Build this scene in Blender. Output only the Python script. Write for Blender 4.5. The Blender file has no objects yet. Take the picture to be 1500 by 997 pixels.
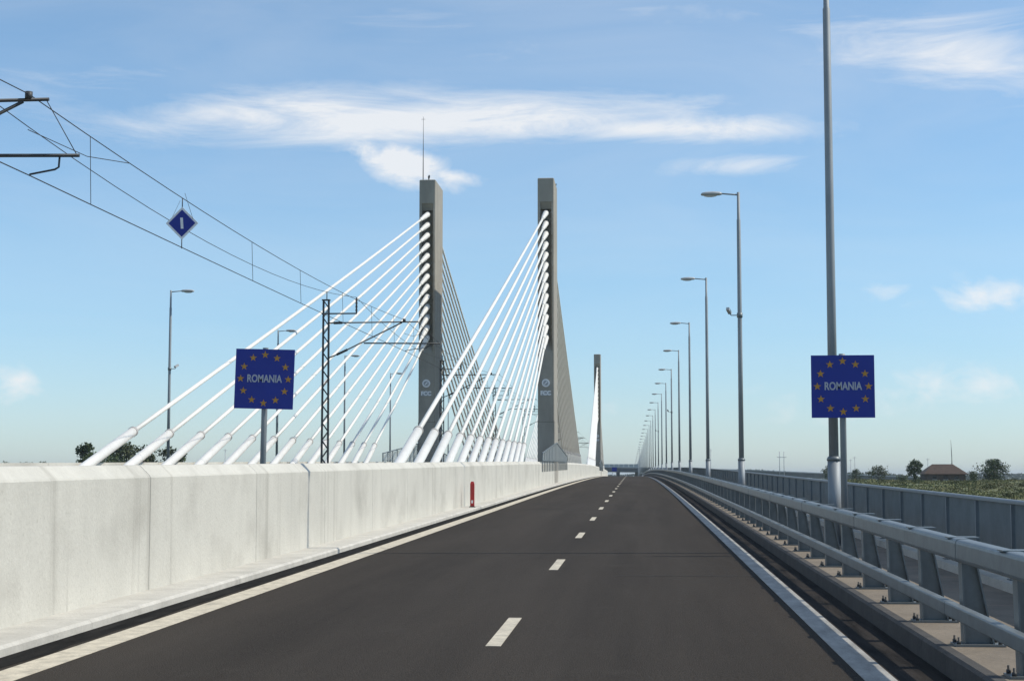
import bpy, math, random
from mathutils import Vector, Matrix
R = math.radians
sc = bpy.context.scene
# ------------------------------------------------------------------ camera, sky, sun, exposure
cam_d = bpy.data.cameras.new('camera'); cam = bpy.data.objects.new('camera', cam_d)
sc.collection.objects.link(cam); sc.camera = cam
cam_d.sensor_width = 36; cam_d.lens = 36 * 2350 / 1500
cam_d.clip_start = 0.1; cam_d.clip_end = 20000
YAW, PITCH = math.atan(188 / 2350), math.atan(198.5 / 2350)
cam.location = (0, 0, 1.7); cam.rotation_euler = (math.pi / 2 + PITCH, 0, YAW)

SUN_AZ, SUN_EL = R(86), R(47)          # azimuth clockwise from +Y (road direction)
sun_d = bpy.data.lights.new('sun', 'SUN'); sun = bpy.data.objects.new('sun', sun_d)
sc.collection.objects.link(sun)
sun_d.energy = 3.9; sun_d.angle = R(0.53); sun_d.color = (1, 0.925, 0.80)
sun.rotation_euler = Vector((-math.sin(SUN_AZ) * math.cos(SUN_EL), -math.cos(SUN_AZ) * math.cos(SUN_EL), -math.sin(SUN_EL))).to_track_quat('-Z', 'Y').to_euler()

world = bpy.data.worlds.new('World'); sc.world = world; world.use_nodes = True
def build_world():
    nt = world.node_tree; nt.nodes.clear(); N = nt.nodes.new; L = nt.links.new
    out = N('ShaderNodeOutputWorld'); bg = N('ShaderNodeBackground'); bg.inputs[1].default_value = 0.148
    sky = N('ShaderNodeTexSky'); sky.sky_type = 'NISHITA'; sky.sun_disc = False
    sky.sun_elevation = SUN_EL; sky.sun_rotation = SUN_AZ
    sky.altitude = 30; sky.air_density = 1.0; sky.dust_density = 0.25; sky.ozone_density = 2.5
    tc = N('ShaderNodeTexCoord'); sep = N('ShaderNodeSeparateXYZ'); L(tc.outputs['Generated'], sep.inputs[0])
    def M(op, a, b=None, c=None):
        n = N('ShaderNodeMath'); n.operation = op
        for i, v in enumerate((a, b, c)):
            if v is None: continue
            if isinstance(v, (int, float)): n.inputs[i].default_value = v
            else: L(v, n.inputs[i])
        return n.outputs[0]
    az = M('ARCTAN2', sep.outputs[0], sep.outputs[1])
    el = M('ARCSINE', sep.outputs[2])
    comb = N('ShaderNodeCombineXYZ'); L(az, comb.inputs[0]); L(el, comb.inputs[1])
    def noise(sx, sy, detail, seed, dist=0.0, rough=.6):
        mp = N('ShaderNodeMapping'); L(comb.outputs[0], mp.inputs[0])
        mp.inputs['Scale'].default_value = (sx, sy, 1); mp.inputs['Location'].default_value = (seed, seed * .7, seed * 1.3)
        n = N('ShaderNodeTexNoise'); L(mp.outputs[0], n.inputs['Vector']); n.inputs['Scale'].default_value = 1
        n.inputs['Detail'].default_value = detail; n.inputs['Roughness'].default_value = rough; n.inputs['Distortion'].default_value = dist
        return n.outputs['Fac']
    wisp = noise(9, 46, 8, 3.1, .8, .66); puff = noise(34, 55, 8, 7.7, .3, .6); veil = noise(3.2, 13, 6, 11.3, .6, .6)
    def ang(px, py):
        x = (px - 750) / 2350; y = -(py - 498.5) / 2350
        v = cam.rotation_euler.to_matrix() @ Vector((x, y, -1)); v.normalize()
        return math.atan2(v.x, v.y), math.asin(v.z)
    total = None
    # cirrus streaks and small puffs of this sky: centre, half size (pixels of the photo), tilt, strength, kind
    blobs = [(640, 178, 540, 46, .02, 1.2, 'w'), (400, 165, 300, 40, .10, 1.15, 'w'), (980, 188, 320, 28, -.02, 1.1, 'w'),
             (1090, 242, 130, 20, 0, .9, 'w'), (1390, 80, 250, 75, -.12, .95, 'w'), (1190, 95, 260, 30, .1, .5, 'w'),
             (590, 240, 95, 34, -.28, 1.45, 'p'), (540, 222, 55, 28, -.1, 1.2, 'p'), (650, 256, 60, 18, -.15, 1.1, 'p'),
             (1440, 432, 150, 36, .03, .85, 'p'), (1300, 430, 90, 26, 0, .55, 'p'), (1420, 565, 190, 42, 0, .75, 'p'), (1180, 600, 200, 40, 0, .5, 'p'),
             (15, 562, 62, 36, 0, .95, 'p'), (930, 605, 130, 30, 0, .5, 'p'), (450, 640, 90, 30, 0, .4, 'p'),
             (700, 60, 420, 50, -.1, .45, 'w'), (110, 120, 260, 50, .2, .5, 'w'), (1000, 20, 300, 30, -.05, .5, 'w')]
    # the same kinds of cloud go on round the rest of the sky
    rnd = random.Random(4); extra = []
    for i in range(14):
        extra.append((R(rnd.uniform(35, 325)), R(rnd.uniform(3, 30)), rnd.uniform(.06, .22), rnd.uniform(.010, .03), rnd.uniform(-.1, .1), rnd.uniform(.5, .95), rnd.choice('wwp')))
    items = []
    for b in blobs:
        a, e = ang(b[0], b[1]); items.append((a, e, b[2] / 2350, b[3] / 2350, b[4], b[5], b[6]))
    for x in extra:
        a = x[0] if x[0] < math.pi else x[0] - 2 * math.pi
        items.append((a,) + x[1:])
    for a, e, sx, sy, t, s, k in items:
        da = M('SUBTRACT', az, a); de = M('SUBTRACT', el, e)
        de = M('SUBTRACT', de, M('MULTIPLY', da, t))
        q = M('ADD', M('POWER', M('ABSOLUTE', M('DIVIDE', da, sx)), 2.0), M('POWER', M('ABSOLUTE', M('DIVIDE', de, sy)), 2.0))
        g = M('MULTIPLY', M('EXPONENT', M('MULTIPLY', q, -1.1)), s)
        n = wisp if k == 'w' else puff
        lo, wd = (.30, .42) if k == 'w' else (.38, .32)
        f = M('DIVIDE', M('SUBTRACT', M('ADD', n, M('MULTIPLY', g, .30)), M('ADD', lo, .20)), wd)
        fn = N('ShaderNodeClamp'); L(f, fn.inputs[0])
        m = M('MULTIPLY', fn.outputs[0], g)
        total = m if total is None else M('MAXIMUM', total, m)
    vl = N('ShaderNodeClamp'); L(M('MULTIPLY', M('SUBTRACT', veil, .24), .75), vl.inputs[0])
    hz = N('ShaderNodeClamp'); L(M('ADD', M('MULTIPLY', M('ABSOLUTE', el), 1.5), .25), hz.inputs[0])
    total = M('MAXIMUM', total, M('MULTIPLY', vl.outputs[0], hz.outputs[0]))
    cl = N('ShaderNodeClamp'); L(total, cl.inputs[0]); cl.inputs[2].default_value = .93
    mix = N('ShaderNodeMix'); mix.data_type = 'RGBA'
    ramp = N('ShaderNodeValToRGB'); L(M('MULTIPLY', M('ABSOLUTE', el), 2.0), ramp.inputs[0])      # moist summer air: cooler, greyer band low down, all round
    ce = ramp.color_ramp.elements; ce[0].color = (.64, .78, 1.0, 1); ce[1].position = .75; ce[1].color = (.84, 1.0, 1.02, 1)
    k = ce.new(.28); k.color = (.74, .91, 1.0, 1)
    tint = N('ShaderNodeMix'); tint.data_type = 'RGBA'; tint.blend_type = 'MULTIPLY'; tint.inputs[0].default_value = 1; L(sky.outputs[0], tint.inputs[6]); L(ramp.outputs[0], tint.inputs[7])
    L(M('MULTIPLY', cl.outputs[0], .92), mix.inputs[0]); L(tint.outputs[2], mix.inputs[6]); mix.inputs[7].default_value = (6.2, 6.25, 6.3, 1)
    L(mix.outputs[2], bg.inputs[0]); L(bg.outputs[0], out.inputs[0])
build_world()
sc.view_settings.view_transform = 'Standard'; sc.view_settings.look = 'None'
sc.view_settings.exposure = 0.0; sc.view_settings.gamma = 1; sc.view_settings.use_curve_mapping = False

# ------------------------------------------------------------------ the line of the bridge
def xs(d): return -1.49e-5 * d * d if d < 250 else -.931 - .00745 * (d - 250)
def zs(d):
    if d < 63.5: return .0098 * d
    if d < 500: return .0098 * d - 2.23e-5 * (d - 63.5) ** 2
    return .651 - .00967 * (d - 500)
def P(x, d, z): return Vector((x + xs(d), d, z + zs(d)))
MID = -11.15
def mir(x): return 2 * MID - x

# ------------------------------------------------------------------ materials
MATS = {}
def mat(name, col, rough=.7, var=.15, scale=3.0, bump=0.0, bscale=60, metal=0.0, stretch=(1, 1, 1), col2=None, spec=.5, fine=.0, joints=None):
    m = bpy.data.materials.new(name); m.use_nodes = True; nt = m.node_tree; N = nt.nodes.new; L = nt.links.new
    b = nt.nodes['Principled BSDF']; b.inputs['Roughness'].default_value = rough; b.inputs['Metallic'].default_value = metal
    b.inputs['Specular IOR Level'].default_value = spec
    geo = N('ShaderNodeNewGeometry'); mp = N('ShaderNodeMapping'); L(geo.outputs['Position'], mp.inputs[0]); mp.inputs['Scale'].default_value = stretch
    n = N('ShaderNodeTexNoise'); L(mp.outputs[0], n.inputs['Vector']); n.inputs['Scale'].default_value = scale; n.inputs['Detail'].default_value = 7; n.inputs['Roughness'].default_value = .65
    cr = N('ShaderNodeValToRGB'); L(n.outputs['Fac'], cr.inputs[0])
    c2 = col2 or tuple(c * (1 - 2 * var) for c in col)
    cr.color_ramp.elements[0].position = .32; cr.color_ramp.elements[1].position = .68
    cr.color_ramp.elements[0].color = (*c2, 1); cr.color_ramp.elements[1].color = (*(col if col2 else tuple(c * (1 + var) for c in col)), 1)
    colout = cr.outputs[0]
    if fine:
        n2 = N('ShaderNodeTexNoise'); L(geo.outputs['Position'], n2.inputs['Vector']); n2.inputs['Scale'].default_value = bscale; n2.inputs['Detail'].default_value = 3
        mx = N('ShaderNodeMix'); mx.data_type = 'RGBA'; mx.blend_type = 'MULTIPLY'; mx.inputs[0].default_value = 1
        mr = N('ShaderNodeMapRange'); L(n2.outputs['Fac'], mr.inputs[0]); mr.inputs[1].default_value = .3; mr.inputs[2].default_value = .7; mr.inputs[3].default_value = 1 - fine; mr.inputs[4].default_value = 1 + fine
        L(colout, mx.inputs[6]); L(mr.outputs[0], mx.inputs[7]); colout = mx.outputs[2]
    L(colout, b.inputs['Base Color'])
    if bump:
        n3 = N('ShaderNodeTexNoise'); L(geo.outputs['Position'], n3.inputs['Vector']); n3.inputs['Scale'].default_value = bscale; n3.inputs['Detail'].default_value = 4
        bp = N('ShaderNodeBump'); bp.inputs['Strength'].default_value = bump; bp.inputs['Distance'].default_value = .02
        L(n3.outputs['Fac'], bp.inputs['Height']); L(bp.outputs[0], b.inputs['Normal'])
    MATS[name] = m; return m
mat('asphalt', (.043, .036, .029), .9, .14, .35, .7, 75, stretch=(2.2, .12, 1), fine=.42, spec=.15)
mat('line_paint', (.60, .54, .42), .7, .12, 6, .2, 60, fine=.12)
mat('edge_paint', (.38, .37, .34), .75, .18, 5, .3, 60, stretch=(1, .3, 1), fine=.15)
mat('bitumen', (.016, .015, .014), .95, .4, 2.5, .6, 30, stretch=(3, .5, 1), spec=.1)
mat('gutter', (.026, .022, .019), .85, .5, 1.6, .5, 40, stretch=(4, .35, 1), spec=.15)  # stained bitumen, with the guard rail's streaky shadow also put into the dark colour
mat('barrier_concrete', (.56, .545, .485), .85, .05, .9, .25, 25, stretch=(1, 1.0, .45), fine=.04)
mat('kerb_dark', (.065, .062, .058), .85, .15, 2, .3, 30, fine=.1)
mat('kerb_concrete', (.54, .52, .465), .85, .08, 2, .3, 30, fine=.06)
mat('footway_concrete', (.225, .19, .148), .9, .12, 1.2, .3, 30, fine=.1)
mat('pylon_concrete', (.34, .32, .275), .85, .10, .8, .2, 20, stretch=(1, 1, .3), fine=.05)
mat('joint_and_line_dark', (.03, .03, .03), .9, .2)
mat('cable_white', (.80, .785, .73), .45, .03, 1.5)
mat('sleeve_white', (.76, .745, .70), .4, .04, 1.5)
mat('ring_metal', (.45, .43, .41), .5, .1, 4)
mat('galvanised', (.18, .205, .215), .45, .10, 5, metal=.3)
mat('parapet_trim', (.19, .22, .24), .5, .08, 5, metal=.2)
mat('pole_metal', (.28, .31, .33), .62, .10, 2.5, metal=.3, stretch=(1, 1, .3))
mat('parapet_metal', (.16, .185, .195), .55, .10, 2.5, metal=.2)
mat('lamp_head', (.42, .44, .45), .4, .06, 5)
mat('lamp_glass', (.6, .6, .56), .15, .04, 5)
mat('dark_steel', (.055, .06, .065), .55, .2, 5, metal=.3)
mat('wire_dark', (.03, .03, .032), .6, .1)
mat('sign_blue', (.006, .024, .27), .5, .05, 2)
mat('sign_star', (.50, .25, .03), .5, .06, 8)
mat('sign_letter', (.42, .44, .50), .5, .05, 8)
mat('white_plate', (.82, .83, .84), .5, .05, 6)
mat('plate_grey', (.40, .42, .44), .5, .1, 6)
mat('red_paint', (.45, .03, .03), .5, .12, 4)
mat('ground_grass', (.125, .14, .05), .95, .1, .12, .6, 1.2, col2=(.085, .09, .034), fine=.25)
mat('grass_blade', (.115, .14, .045), .9, .1, .05, col2=(.16, .14, .065))
mat('leaf', (.055, .085, .022), .8, .1, .35, col2=(.03, .05, .014))
mat('leaf_pale', (.09, .105, .045), .8, .1, .35, col2=(.05, .065, .025))
mat('bark', (.06, .05, .04), .9, .2, 4)
mat('roof_tile', (.085, .058, .045), .9, .2, 1.5)
mat('house_wall', (.11, .085, .07), .9, .15, 2)
mat('window_dark', (.02, .022, .025), .2, .1)
mat('overpass_concrete', (.14, .15, .15), .9, .1, .3)
mat('screen_panel', (.38, .42, .42), .5, .08, 1)
mat('far_leaf', (.05, .07, .035), .9, .1, .02)
def stains(m, amount, darker, scales=((.6, 1.5, .10), (.5, .45, .8), (3, 9, 9))):
    nt = m.node_tree; N = nt.nodes.new; L = nt.links.new; b = nt.nodes['Principled BSDF']; src = b.inputs['Base Color'].links[0].from_socket
    geo = N('ShaderNodeNewGeometry'); last = src
    for sc_, lo, hi, st in ((scales[0], .58, .74, amount), (scales[1], .50, .75, amount * .8), (scales[2], .62, .75, amount * .7)):
        mp = N('ShaderNodeMapping'); L(geo.outputs['Position'], mp.inputs[0]); mp.inputs['Scale'].default_value = sc_
        n = N('ShaderNodeTexNoise'); L(mp.outputs[0], n.inputs['Vector']); n.inputs['Scale'].default_value = 1.0; n.inputs['Detail'].default_value = 5; n.inputs['Roughness'].default_value = .6
        mr = N('ShaderNodeMapRange'); L(n.outputs['Fac'], mr.inputs[0]); mr.inputs[1].default_value = lo; mr.inputs[2].default_value = hi; mr.inputs[4].default_value = st
        mx = N('ShaderNodeMix'); mx.data_type = 'RGBA'; L(mr.outputs[0], mx.inputs[0]); L(last, mx.inputs[6]); mx.inputs[7].default_value = (*darker, 1); last = mx.outputs[2]
    L(last, b.inputs['Base Color'])
stains(MATS['barrier_concrete'], .65, (.30, .285, .245), ((.6, 2.6, .09), (.5, .5, .7), (4, 14, 14)))
stains(MATS['kerb_concrete'], .4, (.26, .25, .22))
stains(MATS['pylon_concrete'], .45, (.20, .19, .17))
stains(MATS['footway_concrete'], .6, (.10, .09, .075))
stains(MATS['asphalt'], .55, (.058, .050, .041), ((1.1, .025, 1), (.5, .12, 1), (1.5, 1.2, 1)))
stains(MATS['line_paint'], .6, (.22, .20, .16), ((5, 1.5, 1), (9, 9, 1), (25, 25, 1)))
stains(MATS['edge_paint'], .5, (.20, .19, .18), ((5, .5, 1), (7, 3, 1), (25, 25, 1)))
stains(MATS['galvanised'], .35, (.17, .18, .18))
m = bpy.data.materials.new('mesh_infill'); m.use_nodes = True
_nt = m.node_tree; _b = _nt.nodes['Principled BSDF']; _b.inputs['Base Color'].default_value = (.36, .39, .40, 1); _b.inputs['Roughness'].default_value = .4; _b.inputs['Alpha'].default_value = .42
MATS['mesh_infill'] = m

# ------------------------------------------------------------------ mesh helpers
class MB:
    def __init__(s): s.v = []; s.f = []; s.sm = []
    def add(s, vs, fs, smooth=False):
        o = len(s.v); s.v += [tuple(v) for v in vs]
        for f in fs: s.f.append(tuple(i + o for i in f)); s.sm.append(smooth)
    def box(s, x0, x1, y0, y1, z0, z1):
        s.add([(x, y, z) for z in (z0, z1) for y in (y0, y1) for x in (x0, x1)],
              [(0, 2, 3, 1), (4, 5, 7, 6), (0, 1, 5, 4), (2, 6, 7, 3), (0, 4, 6, 2), (1, 3, 7, 5)])
    def bbox(s, x0, x1, y0, y1, z0, z1, b):      # box with bevelled vertical and top edges
        pr = [(x0 + b, y0), (x1 - b, y0), (x1, y0 + b), (x1, y1 - b), (x1 - b, y1), (x0 + b, y1), (x0, y1 - b), (x0, y0 + b)]
        cx, cy = (x0 + x1) / 2, (y0 + y1) / 2
        def ins(p): return (cx + (p[0] - cx) * (1 - 2 * b / (x1 - x0)), cy + (p[1] - cy) * (1 - 2 * b / (y1 - y0)))
        rings = [[(*p, z0) for p in pr], [(*p, z1 - b) for p in pr], [(*ins(p), z1) for p in pr]]
        s.rings(rings, True, True)
    def rings(s, rings, cap0=True, cap1=True, smooth=False):
        n = len(rings[0]); vs = [p for r in rings for p in r]; fs = []
        for k in range(len(rings) - 1):
            for i in range(n):
                j = (i + 1) % n; fs.append((k * n + i, k * n + j, k * n + n + j, k * n + n + i))
        s.add(vs, fs, smooth)
        o = len(s.v) - len(vs)
        if cap0: s.f.append(tuple(o + i for i in reversed(range(n)))); s.sm.append(False)
        if cap1: s.f.append(tuple(o + (len(rings) - 1) * n + i for i in range(n))); s.sm.append(False)
    def tube(s, pts, r, n=8, cap=True):
        pts = [Vector(p) for p in pts]; rs = r if isinstance(r, (list, tuple)) else [r] * len(pts); rings = []
        for i, p in enumerate(pts):
            a = pts[max(i - 1, 0)]; b = pts[min(i + 1, len(pts) - 1)]
            t = (b - a).normalized() if (b - a).length > 1e-9 else Vector((0, 0, 1))
            u = t.cross(Vector((0, 0, 1)))
            if u.length < 1e-3: u = Vector((1, 0, 0))
            u.normalize(); w = t.cross(u) * -1
            rings.append([p + (u * math.cos(k * 2 * math.pi / n) + w * math.sin(k * 2 * math.pi / n)) * rs[i] for k in range(n)])
        s.rings(rings, cap, cap, True)
    def bar(s, a, b, w, h=None):                 # rectangular bar between two points
        h = h or w; a = Vector(a); b = Vector(b); t = (b - a).normalized()
        u = t.cross(Vector((0, 0, 1)))
        if u.length < 1e-3: u = Vector((1, 0, 0))
        u.normalize(); v = u.cross(t)
        s.rings([[q + u * (sx * w / 2) + v * (sy * h / 2) for sx, sy in ((-1, -1), (1, -1), (1, 1), (-1, 1))] for q in (a, b)])
    def sweep(s, prof, d0, d1, step=6.0, cap=True):   # profile (x, z) along the line of the bridge
        n = max(1, int(math.ceil((d1 - d0) / step)))
        s.rings([[P(x, d0 + (d1 - d0) * i / n, z) for x, z in prof] for i in range(n + 1)], cap, cap)
    def build(s, name, material, parent=None, kind=None):
        me = bpy.data.meshes.new(name); me.from_pydata(s.v, [], s.f); me.update()
        me.polygons.foreach_set('use_smooth', s.sm)
        me.materials.append(MATS[material])
        o = bpy.data.objects.new(name, me); sc.collection.objects.link(o)
        if parent: o.parent = parent
        if kind: o['kind'] = kind
        return o
def fixnormals():
    import bmesh
    done = set()
    for o in sc.objects:
        if o.type == 'MESH' and o.data.name not in done and len(o.data.polygons) < 3000:
            done.add(o.data.name); bm = bmesh.new(); bm.from_mesh(o.data)
            bmesh.ops.recalc_face_normals(bm, faces=bm.faces); bm.to_mesh(o.data); bm.free()
def tag(o, label, cat, group=None):
    o['label'] = label; o['category'] = cat
    if group: o['group'] = group
    return o
def thing(name, loc, label, cat, group=None, rz=0):
    o = bpy.data.objects.new(name, None); o.empty_display_size = .3; o.location = loc; o.rotation_euler.z = rz
    sc.collection.objects.link(o); return tag(o, label, cat, group)
def inst(o, parent, loc=None, name=None):
    c = o.copy(); sc.collection.objects.link(c); c.parent = parent
    if loc is not None: c.location = loc
    return c
def copy_tree(o, parent=None):
    c = o.copy(); sc.collection.objects.link(c); c.parent = parent
    for ch in list(o.children): copy_tree(ch, c)
    return c
def ordinal(n):
    w = ['first', 'second', 'third', 'fourth', 'fifth', 'sixth', 'seventh', 'eighth', 'ninth', 'tenth', 'eleventh', 'twelfth', 'thirteenth', 'fourteenth']
    return w[n]

# ------------------------------------------------------------------ ground, deck, road
def smooth(a, b, t):
    t = max(0, min(1, (t - a) / (b - a))); return t * t * (3 - 2 * t)
_rg = random.Random(2)
def ground_z(x, y):
    right = smooth(8, 26, x); left = smooth(-32, -60, x) if False else (1 - smooth(-60, -34, x))
    side = max(right, left)
    dyke = -1.3 + 1.75 * smooth(120, 400, y) - 2.5 * smooth(470, 700, y) - 2.2 * smooth(700, 1100, y)
    bump = .22 * math.sin(x * .11 + 1.3) * math.sin(y * .045 + .5) + .12 * math.sin(x * .31 + y * .13)
    return -7.5 + (7.5 + dyke) * side + bump * side
def build_ground():
    g = MB()
    xsn = [-9000, -4000, -2000, -1000, -600, -350, -220] + list(range(-160, 260, 6)) + [300, 400, 600, 1000, 2000, 4000, 9000]
    ysn = [-300, -100, -40] + list(range(0, 520, 8)) + [560, 620, 700, 800, 950, 1100, 1500, 2500, 5000, 12000]
    vs = [(x, y, ground_z(x, y)) for y in ysn for x in xsn]; w = len(xsn)
    fs = [(j * w + i, j * w + i + 1, (j + 1) * w + i + 1, (j + 1) * w + i) for j in range(len(ysn) - 1) for i in range(w - 1)]
    g.add(vs, fs, True); g.build('ground', 'ground_grass', kind='structure')
build_ground()

deck = thing('bridge_deck', P(MID, 0, 0), 'long concrete bridge deck carrying both carriageways and the railway', 'bridge')
def kid(mb, name, material, parent, kind=None):     # build in world space, then hang under the parent
    o = mb.build(name, material, parent, kind); o.matrix_parent_inverse = Matrix.Translation(-parent.location) if parent.rotation_euler.z == 0 else parent.matrix_basis.inverted(); return o
mb = MB(); mb.sweep([(-26.9, -.9), (-22, -1.2), (-18, -4.2), (-4.3, -4.2), (-.3, -1.2), (4.7, -.9), (4.7, -.30), (-26.9, -.30)], -12, 420, 8); kid(mb, 'box_girder', 'overpass_concrete', deck)
mb = MB(); mb.sweep([(-14.9, -.28), (-7.4, -.28), (-7.4, .25), (-14.9, .25)], -12, 420, 8); kid(mb, 'track_slab', 'footway_concrete', deck)
for rx in (MID - .75, MID + .75):
    mb = MB(); mb.sweep([(rx - .035, .25), (rx + .035, .25), (rx + .035, .42), (rx - .035, .42)], -12, 420, 8); kid(mb, 'rail', 'dark_steel', deck)
def strip(name, material, x0, x1, z, d0=-12, d1=420, step=6, depth=.28, kind='structure'):
    mb = MB(); mb.sweep([(x0, z - depth), (x1, z - depth), (x1, z), (x0, z)], d0, d1, step); o = mb.build(name, material, None, kind); return o
strip('road', 'asphalt', -5.54, 1.99, 0)
strip('road', 'asphalt', mir(1.99), mir(-5.47), 0)
strip('approach_road', 'asphalt', -27, 5, -.1, 420, 1000, 20, .3)
road_lines = []
strip('edge_line', 'line_paint', -5.18, -4.86, .004, depth=.006)
strip('edge_line', 'edge_paint', 1.72, 1.97, .004, depth=.006)
# bitumen seam with a ragged edge beside the left kerb
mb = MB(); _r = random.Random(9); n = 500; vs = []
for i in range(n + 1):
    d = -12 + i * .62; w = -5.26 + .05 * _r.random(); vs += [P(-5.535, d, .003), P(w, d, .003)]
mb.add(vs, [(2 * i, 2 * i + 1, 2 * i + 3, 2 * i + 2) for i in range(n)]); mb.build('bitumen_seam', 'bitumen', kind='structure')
for d, a, b in ((23.9, -.4, 1.7), (62, -4.8, 1.7), (96, -4.8, 1.7)):  # thin dark wavy lines across the lanes
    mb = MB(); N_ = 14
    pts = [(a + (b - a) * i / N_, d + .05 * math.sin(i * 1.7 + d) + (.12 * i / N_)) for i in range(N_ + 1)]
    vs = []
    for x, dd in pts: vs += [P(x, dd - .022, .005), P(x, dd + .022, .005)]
    mb.add(vs, [(2 * i, 2 * i + 2, 2 * i + 3, 2 * i + 1) for i in range(N_)]); mb.build('dark_cross_line', 'joint_and_line_dark', kind='structure')
# dashed lane line
for k in range(-2, 40):
    d = 14.85 + 10.3 * k
    if d > 415: break
    mb = MB(); mb.sweep([(-1.43, -.002), (-1.29, -.002), (-1.29, .004), (-1.43, .004)], d, d + 2.65, 1.4)
    o = mb.build('lane_dash', 'line_paint', kind='structure')
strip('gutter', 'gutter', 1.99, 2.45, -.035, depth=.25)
strip('footway', 'footway_concrete', 2.56, 4.30, .15, depth=.45)
# right kerb stones and left kerb stones
def kerb_run(name, x0, x1, z0, z1, bev, length, dmax, material):
    e = thing(name, P((x0 + x1) / 2, 0, 0), '', ''); del e['label']; del e['category']; e['kind'] = 'structure'
    d = -8.0
    while d < dmax:
        mb = MB()
        if x0 > 0: pr = [(x0, z0), (x1, z0), (x1, z1), (x0 + bev, z1), (x0, z1 - bev)]
        else: pr = [(x0, z0), (x1, z0), (x1, z1 - bev), (x1 - bev, z1), (x0, z1)]
        mb.sweep(pr, d, d + length - .006, 3); kid(mb, 'kerb_stone', material, e); d += length
    mb = MB(); q = .03; mb.sweep([(x0 + q, z0), (x1 - q, z0), (x1 - q, z1 - .02), (x0 + q, z1 - .02)], -12, dmax, 8); kid(mb, 'kerb_bed', 'joint_and_line_dark', e)
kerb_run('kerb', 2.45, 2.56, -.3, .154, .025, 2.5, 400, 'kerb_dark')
kerb_run('kerb', -6.12, -5.53, -.28, .10, .03, 6.0, 400, 'kerb_concrete')
strip('parapet_upstand', 'kerb_concrete', 4.30, 4.72, .26, depth=.5)

# ------------------------------------------------------------------ concrete barriers in segments
def barrier(sign, label):
    e = thing('concrete_barrier', P(-6.1 if sign > 0 else mir(-6.1), 0, 0), label, 'barrier')
    X = (lambda x: x) if sign > 0 else mir
    prof = [(X(-6.10), .02), (X(-6.10), 1.49), (X(-6.115), 1.515), (X(-6.24), 1.64), (X(-6.26), 1.645), (X(-6.46), 1.645), (X(-6.48), .02)]
    if sign < 0: prof = prof[::-1]
    d = 19.7 - 5.6 * 6
    while d < 400:
        mb = MB(); mb.sweep(prof, d + .007, d + 5.593, 2.8); kid(mb, 'wall_segment', 'barrier_concrete', e); d += 5.6
    core = [(X(-6.125), .02), (X(-6.125), 1.47), (X(-6.25), 1.62), (X(-6.45), 1.62), (X(-6.455), .02)]
    if sign < 0: core = core[::-1]
    mb = MB(); mb.sweep(core, -12, 400, 8); kid(mb, 'joint_filler', 'joint_and_line_dark', e)
    return e
barrier(1, 'pale concrete crash wall beside the dark road, with chamfered top and vertical joints')
barrier(-1, 'concrete crash wall on the far side of the railway, mostly hidden behind the cables')

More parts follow.
